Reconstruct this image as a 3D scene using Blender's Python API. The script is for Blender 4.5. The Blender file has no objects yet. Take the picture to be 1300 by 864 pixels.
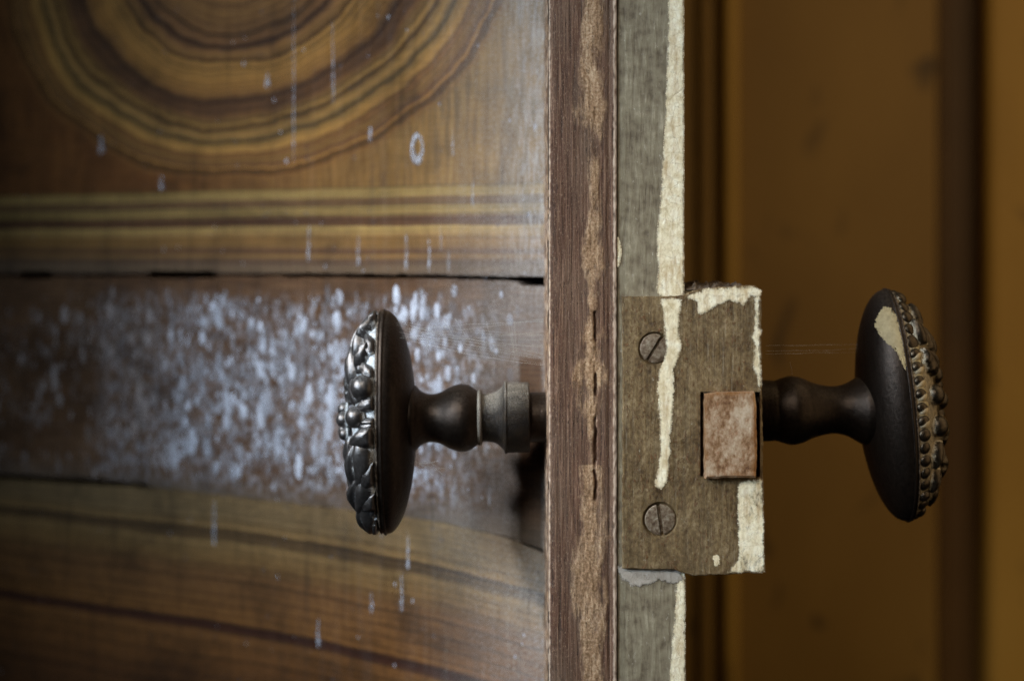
import bpy, bmesh, math, random
from mathutils import Vector, Matrix, noise, geometry

random.seed(7)
scene = bpy.context.scene
COL = scene.collection
R = math.radians
MM = 0.001

# ------------------------------------------------------------------ camera
F, D = 1980.0, 450.0          # focal length in picture widths of 1300, distance to the door edge (mm)
HX, HY = 650.0, 320.0         # vanishing point of the depth direction
cam_d = bpy.data.cameras.new('camera')
cam = bpy.data.objects.new('camera', cam_d)
COL.objects.link(cam)
cam.location = (0, -D*MM, 0)
cam.rotation_euler = (R(90), 0, 0)
cam_d.sensor_fit = 'HORIZONTAL'
cam_d.sensor_width = 36
cam_d.lens = F*36/1300
cam_d.shift_y = -(432-HY)/1300
cam_d.clip_start, cam_d.clip_end = 0.01, 50
cam_d.dof.use_dof = True
cam_d.dof.focus_distance = (D+8)*MM
cam_d.dof.aperture_fstop = 5.2
cam_d.dof.aperture_blades = 9
scene.camera = cam

# ------------------------------------------------------------------ light
w = bpy.data.worlds.new('World'); scene.world = w; w.use_nodes = True
w.node_tree.nodes['Background'].inputs[0].default_value = (0.9, 0.88, 0.9, 1)
w.node_tree.nodes['Background'].inputs[1].default_value = 0.005
scene.view_settings.view_transform = 'Standard'
scene.view_settings.look = 'None'
scene.view_settings.exposure = 0.0
scene.view_settings.gamma = 1.0
scene.cycles.max_bounces = 6
scene.cycles.use_denoising = True
scene.cycles.denoising_prefilter = 'NONE'


def lamp(name, kind, loc, target, energy, color, **kw):
    d = bpy.data.lights.new(name, kind)
    d.energy, d.color = energy, color
    for k, v in kw.items():
        setattr(d, k, v)
    o = bpy.data.objects.new(name, d); COL.objects.link(o)
    o.location = Vector(loc)*MM
    o.rotation_euler = (Vector(target)-Vector(loc)).to_track_quat('-Z', 'Y').to_euler()
    return o


def from_dir(target, az, el, dist):        # az: degrees to the left of the view axis, el: above
    return (target[0]-dist*math.cos(R(el))*math.sin(R(az)),
            target[1]-dist*math.cos(R(el))*math.cos(R(az)), target[2]+dist*math.sin(R(el)))


T0 = (-15, 30, -45)
T1 = (20, 10, -30)
T2 = (-40, 55, -20)
lamp('window_light', 'SPOT', from_dir(T2, 72, 30, 1250), T2, 76, (0.95, 0.98, 1.0),
     spot_size=R(12), spot_blend=1.0, shadow_soft_size=0.05)
lamp('cool_fill_light', 'AREA', from_dir(T0, 52, 20, 900), T0, 0.85, (0.66, 0.83, 1.0), shape='RECTANGLE', size=0.35, size_y=0.6, spread=R(26))  # soft cool fill, added for sheen on the bronze
lamp('front_fill_light', 'SPOT', from_dir(T1, 24, 36, 1000), T1, 33, (1.0, 0.93, 0.81),  # frontal fill added to brighten the door edge, not an actual doorway
     spot_size=R(15), spot_blend=1.0, shadow_soft_size=0.11)
lamp('back_room_light', 'AREA', (430, 40, 150), (200, 400, -40), 1.28, (1.0, 0.77, 0.46), shape='RECTANGLE', size=0.5, size_y=0.7)


# ------------------------------------------------------------------ helpers
def P(px, py, y=0.0):                      # a spot of the photograph at depth y (mm) behind the door edge
    s = (D+y)/F
    return Vector(((px-HX)*s, y, (HY-py)*s))


def fbm(x, y, z=0.0, o=4):
    return noise.fractal(Vector((x, y, z)), 1.0, 2.0, o)


def mesh_obj(name, verts, faces, mat, parent=None, smooth=True, attr=None, scale=MM):
    me = bpy.data.meshes.new(name)
    me.from_pydata([tuple(Vector(v)*scale) for v in verts], [], faces)
    me.update()
    bm = bmesh.new(); bm.from_mesh(me)
    bmesh.ops.recalc_face_normals(bm, faces=bm.faces)
    bm.to_mesh(me); bm.free()
    if smooth:
        me.polygons.foreach_set('use_smooth', [True]*len(me.polygons))
    if attr is not None:
        for k, vals in attr.items():
            a = me.attributes.new(k, 'FLOAT', 'POINT')
            a.data.foreach_set('value', vals)
    me.materials.append(mat)
    o = bpy.data.objects.new(name, me)
    COL.objects.link(o)
    if parent:
        child(o, parent)
    return o


def child(o, parent):
    o.parent = parent
    if parent.type == 'EMPTY' and parent.get('worldkids'):
        o.matrix_parent_inverse = Matrix.Translation(-parent.location)


def thing(name, label, cat, loc=(0, 0, 0), group=None):
    o = bpy.data.objects.new(name, None)
    o.empty_display_size = 0.02
    COL.objects.link(o)
    o.location = Vector(loc)*MM
    o['label'] = label; o['category'] = cat; o['kind'] = 'thing'; o['worldkids'] = 1
    if group:
        o['group'] = group
    return o


def box(name, lo, hi, mat, parent=None, bev=0.0, seg=2):
    bm = bmesh.new()
    bmesh.ops.create_cube(bm, size=1.0)
    for v in bm.verts:
        v.co = Vector(((lo[i]+hi[i])/2 + v.co[i]*(hi[i]-lo[i]) for i in range(3)))*MM
    if bev:
        bmesh.ops.bevel(bm, geom=bm.edges[:], offset=bev*MM, segments=seg, affect='EDGES', profile=0.5)
    me = bpy.data.meshes.new(name); bm.to_mesh(me); bm.free()
    me.materials.append(mat)
    o = bpy.data.objects.new(name, me); COL.objects.link(o)
    if parent:
        child(o, parent)
    return o


def roughen(pts, step, amp, seed=0.0, closed=True):
    """subdivide an outline and wobble it so that no edge is ruler-straight"""
    out = []
    n = len(pts)
    for i in range(n if closed else n-1):
        a, b = Vector(pts[i]), Vector(pts[(i+1) % n])
        k = max(1, int((b-a).length/step))
        for j in range(k):
            p = a.lerp(b, j/k)
            q = p + Vector((fbm(p.x*.6+seed, p.y*.6, seed, 5), fbm(p.x*.6, p.y*.6+seed, seed+9, 5)))*amp
            out.append(q)
    if not closed:
        out.append(Vector(pts[-1]))
    return out


def prism(name, outline, y_front, y_back, mat, parent=None, inset=0.0, smooth=False):
    """outline (x, z) extruded from y_back to y_front; front edge eased by `inset`"""
    n = len(outline)
    area = sum(outline[i][0]*outline[(i+1) % n][1]-outline[(i+1) % n][0]*outline[i][1] for i in range(n))
    sgn = 1 if area > 0 else -1
    ins = []
    for i in range(n):
        a, b, c = Vector(outline[i-1]), Vector(outline[i]), Vector(outline[(i+1) % n])
        t = (c-a)
        if t.length < 1e-6:
            ins.append(b); continue
        t.normalize()
        ins.append(b+Vector((-t.y, t.x))*inset*sgn)
    e = inset*0.8 if inset else 0
    d = 1 if y_front < y_back else -1
    V = [(p[0], y_back, p[1]) for p in outline]
    V += [(p[0], y_front+d*e, p[1]) for p in outline]
    rings = 2
    if inset:
        V += [(p[0], y_front, p[1]) for p in ins]; rings = 3
    Fc = []
    for r in range(rings-1):
        for i in range(n):
            j = (i+1) % n
            Fc.append((r*n+i, r*n+j, (r+1)*n+j, (r+1)*n+i))
    Fc.append(tuple(range((rings-1)*n, rings*n)))
    Fc.append(tuple(reversed(range(n))))
    return mesh_obj(name, V, Fc, mat, parent, smooth)


def skin(name, outline, y_front, y_back, mat, parent, worn, sp=.55):
    """a thin film of paint: triangulated inside, with the distance to its border kept in the attribute `edge`"""
    out = [Vector(p) for p in outline]
    n = len(out)
    x0, x1 = min(p.x for p in out), max(p.x for p in out)
    z0, z1 = min(p.y for p in out), max(p.y for p in out)
    rnd = random.Random(n)
    pts = []
    for i in range(int((x1-x0)/sp)+1):
        for j in range(int((z1-z0)/sp)+1):
            pts.append(Vector((x0+sp*(i+rnd.uniform(.2, .8)), z0+sp*(j+rnd.uniform(.2, .8)))))
    vs, es, fs, _, _, _ = geometry.delaunay_2d_cdt(out+pts, [(i, (i+1) % n) for i in range(n)], [], 1, 1e-5)
    near = out[::2]
    V, E = [], []
    for p in vs:
        d = min((p.x-q.x)**2+(p.y-q.y)**2 for q in near)**.5
        f = min(1.0, d/worn)
        V.append((p.x, y_back+(y_front-y_back)*min(1, .12+d/.22)+.05*fbm(p.x*.8, p.y*.8, 3, 3)*f, p.y)); E.append(f)
    return mesh_obj(name, V, [tuple(f) for f in fs], mat, parent, True, {'edge': E})


def lathe(prof, seg=64, axis='x', squash=1.0):
    """prof: (x, r) pairs; spun about x"""
    V, Fc = [], []
    for x, r in prof:
        for k in range(seg):
            t = 2*math.pi*k/seg
            V.append((x, r*math.cos(t), r*math.sin(t)))
    for i in range(len(prof)-1):
        for k in range(seg):
            Fc.append((i*seg+k, i*seg+(k+1) % seg, (i+1)*seg+(k+1) % seg, (i+1)*seg+k))
    Fc.append(tuple(range(seg)))
    Fc.append(tuple(range((len(prof)-1)*seg, len(prof)*seg)))
    return V, Fc


def smoothprof(pts, n=6):
    """Catmull-Rom through (x, r) points"""
    out = []
    for i in range(len(pts)-1):
        p0, p1, p2, p3 = pts[max(i-1, 0)], pts[i], pts[i+1], pts[min(i+2, len(pts)-1)]
        for k in range(n):
            t = k/n
            out.append(tuple(0.5*((2*p1[j])+(-p0[j]+p2[j])*t+(2*p0[j]-5*p1[j]+4*p2[j]-p3[j])*t*t+(-p0[j]+3*p1[j]-3*p2[j]+p3[j])*t**3) for j in (0, 1)))
    out.append(pts[-1])
    return out


def add_bevel(o, width, seg=2):
    m = o.modifiers.new('bevel', 'BEVEL'); m.width = width*MM; m.segments = seg; m.limit_method = 'ANGLE'; m.angle_limit = R(40)


# ------------------------------------------------------------------ node helpers
class Nt:
    def __init__(s, name):
        s.m = bpy.data.materials.new(name); s.m.use_nodes = True
        s.t = s.m.node_tree; s.b = s.t.nodes['Principled BSDF']
        s.co = s.t.nodes.new('ShaderNodeTexCoord').outputs['Object']

    def put(s, sock, v):
        if isinstance(v, bpy.types.NodeSocket):
            s.t.links.new(v, sock)
        elif v is not None:
            if sock.type == 'RGBA' and len(v) == 3:
                v = (*v, 1)
            sock.default_value = v

    def n(s, typ, ins=(), out=0, **kw):
        nd = s.t.nodes.new('ShaderNode'+typ)
        for k, v in kw.items():
            setattr(nd, k, v)
        for k, v in (ins.items() if isinstance(ins, dict) else enumerate(ins)):
            s.put(nd.inputs[k], v)
        return nd.outputs[out]

    def map(s, scale, loc=(0, 0, 0), rot=(0, 0, 0), co=None):   # scale given per mm
        return s.n('Mapping', {'Vector': co or s.co, 'Scale': tuple(c*1000 for c in scale), 'Location': loc, 'Rotation': rot})

    def noise(s, scale, detail=4, rough=.55, dist=0.0, loc=(0, 0, 0), out=0, co=None):
        if not isinstance(scale, (tuple, list)):
            scale = (scale,)*3
        return s.n('TexNoise', {'Vector': s.map(scale, loc, co=co), 'Scale': 1.0, 'Detail': detail, 'Roughness': rough, 'Distortion': dist}, out)

    def vor(s, scale, loc=(0, 0, 0), feature='F1', out=0, rnd=1.0):
        if not isinstance(scale, (tuple, list)):
            scale = (scale,)*3
        return s.n('TexVoronoi', {'Vector': s.map(scale, loc), 'Scale': 1.0, 'Randomness': rnd}, out, feature=feature)

    def ramp(s, fac, stops, interp='LINEAR'):
        nd = s.t.nodes.new('ShaderNodeValToRGB')
        cr = nd.color_ramp; cr.interpolation = interp
        while len(cr.elements) < len(stops):
            cr.elements.new(0.5)
        for e, (p, c) in zip(cr.elements, stops):
            e.position = p
            e.color = (c, c, c, 1) if isinstance(c, (int, float)) else (*c, 1)
        s.put(nd.inputs[0], fac)
        return nd.outputs[0]

    def rng(s, v, a, b, c=0.0, d=1.0, smooth=False):
        return s.n('MapRange', [v, a, b, c, d], interpolation_type='SMOOTHSTEP' if smooth else 'LINEAR')

    def math(s, op, a, b=0.5, clamp=False):
        return s.n('Math', [a, b], operation=op, use_clamp=clamp)

    def mul(s, *a):
        r = a[0]
        for x in a[1:]:
            r = s.math('MULTIPLY', r, x)
        return r

    def add(s, *a):
        r = a[0]
        for x in a[1:]:
            r = s.math('ADD', r, x)
        return r

    def mix(s, f, a, b, mode='MIX'):
        nd = s.t.nodes.new('ShaderNodeMix'); nd.data_type = 'RGBA'; nd.blend_type = mode
        s.put(nd.inputs[0], f); s.put(nd.inputs[6], a); s.put(nd.inputs[7], b)
        return nd.outputs[2]

    def sep(s, v=None):
        nd = s.t.nodes.new('ShaderNodeSeparateXYZ'); s.put(nd.inputs[0], v or s.co)
        return nd.outputs

    def attr(s, name):
        nd = s.t.nodes.new('ShaderNodeAttribute'); nd.attribute_name = name
        return nd.outputs['Fac']

    def normal_z(s):
        nd = s.t.nodes.new('ShaderNodeNewGeometry')
        return s.sep(nd.outputs['Normal'])[2]

    def island(s):
        return s.t.nodes.new('ShaderNodeNewGeometry').outputs['Random Per Island']

    def bump(s, h, dist_mm, strength=1.0, prev=None):
        return s.n('Bump', {'Strength': strength, 'Distance': dist_mm*MM, 'Height': h, 'Normal': prev})

    def done(s, color, rough=0.6, metal=0.0, normal=None, spec=0.5):
        s.put(s.b.inputs['Base Color'], color)
        s.put(s.b.inputs['Roughness'], rough)
        s.put(s.b.inputs['Metallic'], metal)
        s.put(s.b.inputs['Specular IOR Level'], spec)
        if normal is not None:
            s.put(s.b.inputs['Normal'], normal)
        return s.m


# ------------------------------------------------------------------ the panelled door on the left: plane and mapping
B0 = Vector((12.0, 60.0, 0))                      # where it meets the edge-on door
BD = Vector((-221.0, 127.0, 0)).normalized()      # its width direction
BN = Vector((-BD.y, BD.x, 0))                     # front normal (towards the camera and left)
if BN.y > 0:
    BN = -BN
BROT = math.atan2(BD.y, BD.x)


def uv(px, py):
    """spot of the photograph -> (u, v) on the panelled door in mm"""
    d = Vector(((px-HX)/F, 1.0, (HY-py)/F))
    o = Vector((0, -D, 0))
    t = (B0-o).dot(BN)/d.dot(BN)
    h = o+d*t
    return ((h-B0).dot(BD), h.z)


# ------------------------------------------------------------------ materials
def mat_panel_wood(kind):
    s = Nt('grained_wood_'+kind)
    x, y, z = s.sep()
    u = s.mul(x, 1000.0); v = s.mul(z, 1000.0)
    wob = s.add(s.mul(s.add(s.noise((.018, .018, .05), 3, loc=(3, 1, 2)), -.5), 7.0), s.mul(s.add(s.noise((.08, .08, .3), 3, loc=(8, 1, 2)), -.5), 2.2))
    fine = s.noise((.06, .06, 1.6), 5, .6)                  # streaks along the board
    fine_v = s.noise((1.1, 1.1, .05), 5, .6, loc=(4, 4, 4))  # streaks up the board
    if kind == 'upper':
        cu, cv = ELL['c']; au, av = ELL['a']
        du = s.mul(s.add(u, -cu), .905/au); dv = s.mul(s.add(v, -cv), .965/av)
        r = s.math('SQRT', s.add(s.mul(du, du), s.mul(dv, dv)))
        r = s.add(r, s.mul(s.add(s.noise((.02, .02, .03), 3, loc=(1, 7, 3)), -.5), .12), s.mul(s.add(s.noise((.15, .15, .15), 3), -.5), .02))
        ring = s.ramp(r, [(0.0, (.16, .095, .05)), (.30, (.17, .10, .045)), (.43, (.10, .055, .035)), (.52, (.30, .185, .065)), (.60, (.26, .15, .05)),
                          (.655, (.072, .038, .024)), (.72, (.08, .042, .026)), (.745, (.20, .13, .05)), (.815, (.23, .155, .065)), (.83, (.085, .07, .035)), (.845, (.24, .16, .06)),
                          (.885, (.34, .21, .075)), (.90, (.13, .065, .03)), (.925, (.27, .165, .06)), (.955, (.09, .045, .028)), (.965, (.25, .145, .05)), (.985, (.29, .17, .06)), (1.0, (.15, .08, .03))])
        fl = s.n('TexNoise', {'W': s.mul(r, 34.0), 'Scale': 1.0, 'Detail': 4.0, 'Roughness': .65}, noise_dimensions='1D')
        ring = s.mix(.18, ring, (.17, .095, .032))
        ring = s.mix(.85, ring, s.ramp(fl, [(.36, (.26, .20, .15)), (.47, (.92, .88, .82)), (.60, (1.5, 1.42, 1.25))]), 'MULTIPLY')
        # the field round the knot: warm at the left, ochre with leaning streaks at the right
        lean = s.n('TexNoise', {'Vector': s.map((.5, .5, .05), rot=(0, R(-22), 0)), 'Scale': 1.0, 'Detail': 5.0, 'Roughness': .6})
        field = s.mix(s.rng(u, 40, 170), s.ramp(lean, [(.3, (.13, .08, .03)), (.55, (.26, .165, .06)), (.75, (.34, .24, .10))]),
                      s.ramp(s.noise((.12, .12, .035), 4), [(.3, (.10, .042, .013)), (.7, (.20, .09, .028))]))
        col = s.mix(s.rng(r, .985, 1.03), ring, field)
        vw = s.add(v, s.mul(wob, .22))
        vt, vb = UPB
        lines = s.ramp(s.rng(vw, vb, vt), BANDS_UP)
        fl2 = s.n('TexNoise', {'W': s.mul(vw, 1.1), 'Scale': 1.0, 'Detail': 4.0, 'Roughness': .65}, noise_dimensions='1D')
        lines = s.mix(.6, lines, s.ramp(fl2, [(.34, .42), (.5, 1.0), (.64, 1.3)]), 'MULTIPLY')
        col = s.mix(s.rng(vw, vt-.3, vt+.3, 1, 0), col, lines)
    elif kind == 'rail':
        col = s.ramp(s.add(s.mul(fine, .7), s.mul(s.noise((.02, .02, .06), 3), .3)), [(.3, (.045, .021, .010)), (.52, (.115, .060, .029)), (.75, (.19, .112, .06))])
        vt, vb = RAIL
        film_ = s.mul(s.rng(u, uv(640, 500)[0]-8, uv(600, 500)[0], smooth=True), s.rng(u, uv(125, 500)[0]+6, uv(140, 500)[0], 0, 1, True),
                      s.rng(v, vt-2, vt-14, smooth=True), s.rng(v, vb+4, vb+16, smooth=True))
        film_ = s.mul(film_, s.rng(s.noise((.42, .42, .22), 4, .65, loc=(5, 1, 8)), .46, .60), s.rng(s.noise((.03, .03, .05), 3, .6, loc=(2, 7, 3)), .32, .55, .25, .85))
        col = s.mix(film_, col, (.32, .325, .38))
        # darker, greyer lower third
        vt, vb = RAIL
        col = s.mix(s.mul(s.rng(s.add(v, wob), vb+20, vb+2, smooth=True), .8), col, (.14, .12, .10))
    else:
        vt, vb = LOWB
        sag = s.math('MAXIMUM', s.add(1.0, s.mul(u, -1/130)), 0.0)
        vw = s.add(v, s.mul(wob, .5), s.mul(sag, sag, 9.0), -1.0)
        col = s.ramp(s.rng(vw, vb, vt), BANDS_LOW)
        fl2 = s.n('TexNoise', {'W': s.mul(vw, .55), 'Scale': 1.0, 'Detail': 5.0, 'Roughness': .65}, noise_dimensions='1D')
        col = s.mix(.7, col, s.ramp(fl2, [(.34, .40), (.5, 1.0), (.64, 1.35)]), 'MULTIPLY')
        col = s.mix(.55, col, s.ramp(s.noise((.3, .3, .5), 4), [(.3, (.55, .5, .45)), (.7, (1.15, 1.1, 1.05))]), 'MULTIPLY')
    grain = s.ramp(fine, [(.28, .50), (.5, 1.0), (.75, 1.25)])
    col = s.mix(.55, col, grain, 'MULTIPLY')
    col = s.mix(.40, col, s.ramp(fine_v, [(.3, .55), (.52, 1.0), (.72, 1.3)]), 'MULTIPLY')
    grime = s.ramp(s.noise((.025, .025, .035), 5, .65, .4, loc=(11, 3, 2)), [(.34, .38), (.5, .9), (.66, 1.15)])
    col = s.mix(.7, col, grime, 'MULTIPLY')
    sootv = s.ramp(s.noise((.16, .16, .012), 5, .65, loc=(7, 3, 12)), [(.30, .45), (.46, 1.0), (.7, 1.1)])
    col = s.mix(.6, col, sootv, 'MULTIPLY')
    col = s.mix(1.0, col, {'upper': (.76, .63, .47), 'rail': (.78, .72, .66), 'lower': (.72, .60, .47)}[kind], 'MULTIPLY')
    # pale dust: thick near the right-hand edge, thin elsewhere, in fine specks and vertical runs
    near = s.rng(u, 60, 2, smooth=True)
    mid = s.rng(u, 150, 10, smooth=True)
    speck = s.rng(s.noise(1.5, 3, .7), .50, .66)
    runs = s.rng(s.noise((.35, .35, .018), 4, .6, loc=(2, 9, 5)), .46, .70)
    near2 = s.mul(s.rng(u, 24, 3, smooth=True), s.rng(v, -20, 12, .35, 1.0, True), s.rng(s.noise((1.0, 1.0, .12), 5, .75, loc=(3, 1, 9)), .44, .64), .5)
    dust = s.math('MINIMUM', s.add(near2, s.mul(near, s.add(s.mul(speck, .50), .14)), s.mul(mid, runs, s.add(s.mul(speck, .24), .02))), .85)
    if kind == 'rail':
        cl0, cl1 = uv(688, 500)[0], uv(660, 500)[0]          # knob's cast shadow, painted by thinning the dust in a strip by its spindle
        knob_shadow = s.mul(s.rng(u, cl0-.6, cl0+.6), s.rng(u, cl1-.5, cl1+.8, 1, 0), s.rng(v, uv(680, 462)[1]+1, uv(680, 452)[1]+1, 1, 0))
        dust = s.mul(dust, s.add(1.0, s.mul(knob_shadow, -.85)))
    col = s.mix(dust, col, (.42, .40, .385))
    h = s.add(s.mul(fine, .5), s.mul(speck, .4), s.mul(s.noise((.8, .8, .8), 5, .65), .5))
    return s.done(col, s.rng(s.noise(.3, 4), .3, .7, .6, .8), 0, s.bump(h, .3), .12)


def mat_simple(name, c0, c1, scale, rough=.6, bump=.1, metal=0.0, spec=.4, detail=5):
    s = Nt(name)
    f = s.noise(scale, detail, .6)
    return s.done(s.ramp(f, [(.3, c0), (.7, c1)]), rough, metal, s.bump(f, bump), spec)


# geometry of the left door's pattern
ELL = {}
_l, _r, _b = uv(28, 4), uv(612, 4), uv(385, 214)
ELL['c'] = ((_l[0]+_r[0])/2-3, uv(385, -70)[1])
_av = ELL['c'][1]-_b[1]
_q = math.sqrt(max(.05, 1-((_l[1]-ELL['c'][1])/_av)**2))
ELL['a'] = ((_l[0]-_r[0])/2/_q, _av)
UPB = (uv(650, 232)[1], uv(650, 354)[1])
RAIL = (uv(690, 357)[1], uv(690, 700)[1])
LOWB = (uv(690, 702)[1], uv(690, 702)[1]-78)
BANDS_UP = [(0.0, (.10, .07, .06)), (.10, (.16, .12, .09)), (.18, (.10, .065, .05)), (.24, (.24, .15, .065)), (.29, (.10, .055, .04)), (.36, (.25, .155, .06)), (.43, (.22, .13, .05)),
            (.49, (.33, .23, .10)), (.555, (.40, .30, .13)), (.575, (.12, .065, .035)), (.66, (.10, .05, .03)), (.69, (.26, .19, .08)), (.77, (.31, .235, .10)), (.80, (.13, .08, .045)),
            (.87, (.16, .10, .05)), (.90, (.34, .26, .11)), (.965, (.30, .22, .09)), (1.0, (.11, .075, .03))]
BANDS_LOW = [(0.0, (.08, .036, .012)), (.18, (.105, .048, .016)), (.33, (.16, .076, .024)), (.435, (.19, .095, .032)), (.452, (.055, .022, .012)), (.485, (.06, .024, .013)), (.50, (.20, .10, .032)),
             (.60, (.19, .10, .038)), (.72, (.165, .092, .04)), (.80, (.21, .138, .06)), (.865, (.245, .175, .085)), (.885, (.11, .076, .04)), (.925, (.10, .068, .036)), (.94, (.22, .155, .075)), (1.0, (.20, .155, .09))]

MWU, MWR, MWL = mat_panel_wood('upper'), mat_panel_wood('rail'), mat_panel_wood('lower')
M_DARK = mat_simple('dark_wood_gap_shade', (.012, .008, .006), (.03, .02, .014), .5, .9)  # near-black: backing wood, and painted shade inside the bolt opening


def mat_splash():
    s = Nt('pale_mould_spots')
    r = s.island()
    c = s.ramp(r, [(0.0, (.20, .18, .18)), (.5, (.34, .34, .38)), (1.0, (.54, .56, .64))])
    s.put(s.b.inputs['Alpha'], s.mul(s.ramp(r, [(0.0, .08), (.6, .30), (.85, .60), (1.0, .95)]), s.rng(s.noise(1.1, 4, .65, loc=(3, 3, 3)), .34, .55, .35, 1.0)))
    x, _, _ = s.sep()
    c = s.mix(s.rng(s.mul(x, 1000.0), 178, 150, .75, 0.0, True), c, (.17, .10, .055))   # browner spots at the far end
    return s.done(c, .8, 0, s.bump(s.noise(1.5, 3), .1), .2)


M_SPLASH = mat_splash()


def mat_drip():
    s = Nt('dried_white_drip')
    f = s.noise(.6, 5, .6)
    s.put(s.b.inputs['Alpha'], s.rng(s.noise((.9, .9, .3), 4, .65, loc=(2, 1, 1)), .36, .66, .05, .62))
    return s.done(s.ramp(f, [(.3, (.38, .38, .42)), (.7, (.60, .61, .67))]), .7, 0, None, .2)


M_DRIP = mat_drip()


def mat_brown_edge():
    s = Nt('brown_edge_wood')
    d = s.attr('dirt')
    st = s.noise((1.7, 1.7, .035), 6, .65)
    st2 = s.noise((5.0, 5.0, .12), 4, .6, loc=(3, 3, 3))
    col = s.ramp(s.add(s.mul(st, .65), s.mul(st2, .35)), [(.36, (.022, .010, .006)), (.46, (.080, .038, .022)), (.54, (.145, .076, .048)), (.66, (.33, .225, .165))])
    speck = s.rng(s.noise((2.4, 2.4, 1.0), 4, .75), .56, .66)
    col = s.mix(s.mul(speck, .6), col, (.44, .32, .24))
    blot = s.rng(s.noise((.12, .12, .03), 4, loc=(6, 2, 1)), .40, .7)
    col = s.mix(s.mul(blot, .55), col, (.17, .125, .092))
    dn = s.noise(1.4, 6, .7)
    earth = s.ramp(s.add(s.mul(dn, .65), s.mul(s.noise((.25, .25, .09), 4, .6, loc=(4, 4, 2)), .35)), [(.33, (.12, .065, .035)), (.46, (.33, .21, .12)), (.56, (.56, .41, .28)), (.68, (.76, .64, .49))])
    f = s.rng(s.add(d, s.mul(s.add(s.noise((1.1, 1.1, .30), 6, .7), -.5), 1.5)), .22, .72, 0, .92)
    col = s.mix(f, col, earth)
    col = s.mix(1.0, col, (.78, .70, .61), 'MULTIPLY')
    pit = s.rng(s.noise((1.6, 1.6, .28), 5, .75, loc=(2, 8, 5)), .60, .70)
    col = s.mix(s.mul(pit, .8), col, (.025, .014, .009))
    col = s.mix(s.rng(s.noise((3.0, 3.0, 1.3), 4, .8, loc=(8, 8, 8)), .60, .70, 0, .5), col, (.45, .37, .30))
    col = s.mix(s.rng(s.attr('pale'), .25, .75), col, (.46, .34, .25))
    h = s.add(s.mul(st, .5), s.mul(st2, .3), s.mul(dn, s.mul(f, .9)), s.mul(pit, -.6))
    return s.done(col, .72, 0, s.bump(h, .5), .3)


def mat_grey_paint():
    s = Nt('grey_olive_paint')
    st = s.noise((.75, .75, .10), 6, .6, .4)
    b = s.noise(.25, 5, .65)
    col = s.ramp(s.add(s.mul(st, .45), s.mul(b, .55)), [(.36, (.08, .058, .034)), (.48, (.17, .135, .085)), (.56, (.215, .178, .115)), (.66, (.34, .29, .20))])
    spot = s.rng(s.noise((1.1, 1.1, .6), 4, .7, loc=(5, 5, 1)), .64, .72)
    col = s.mix(s.mul(spot, .6), col, (.46, .42, .35))
    dk = s.rng(s.noise((.9, .9, .9), 4, .7, loc=(1, 5, 8)), .62, .72)
    col = s.mix(s.mul(dk, .7), col, (.07, .05, .035))
    return s.done(col, .62, 0, s.bump(s.add(st, s.mul(b, .7)), .28), .35)


def mat_plate():
    s = Nt('tarnished_lock_plate')
    st = s.noise((.9, .9, .75), 7, .75)
    b = s.noise((.16, .16, .10), 6, .65, .3, loc=(2, 4, 6))
    col = s.ramp(s.add(s.mul(st, .5), s.mul(b, .5)), [(.38, (.050, .030, .012)), (.46, (.115, .078, .036)), (.53, (.165, .120, .062)), (.66, (.30, .24, .15))])
    col = s.mix(1.0, col, (.98, .88, .74), 'MULTIPLY')
    gr = s.noise((1.0, 1.0, .05), 6, .68, loc=(3, 9, 9))
    col = s.mix(.62, col, s.ramp(gr, [(.32, .45), (.5, 1.0), (.68, 1.35)]), 'MULTIPLY')
    rust = s.rng(s.noise((1.0, 1.0, .5), 5, .75, loc=(9, 1, 1)), .56, .68)
    col = s.mix(s.mul(rust, .75), col, (.17, .062, .016))
    scr = s.n('TexNoise', {'Vector': s.map((2.2, 2.2, .05), rot=(0, R(17), 0)), 'Scale': 1.0, 'Detail': 3.0, 'Roughness': .6})
    col = s.mix(s.mul(s.rng(scr, .64, .70), .35), col, (.40, .34, .25))
    pale = s.rng(s.noise((.8, .8, .5), 5, .75, loc=(4, 8, 1)), .63, .72)
    col = s.mix(s.mul(pale, .7), col, (.42, .39, .32))
    dk = s.rng(s.noise(1.0, 5, .75, loc=(7, 2, 5)), .62, .70)
    col = s.mix(s.mul(dk, .7), col, (.045, .03, .018))
    return s.done(col, s.rng(b, .3, .7, .34, .58), .35, s.bump(s.add(s.mul(gr, .6), s.mul(st, .5), s.mul(rust, .5), s.mul(b, .6)), .55), .45)


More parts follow.
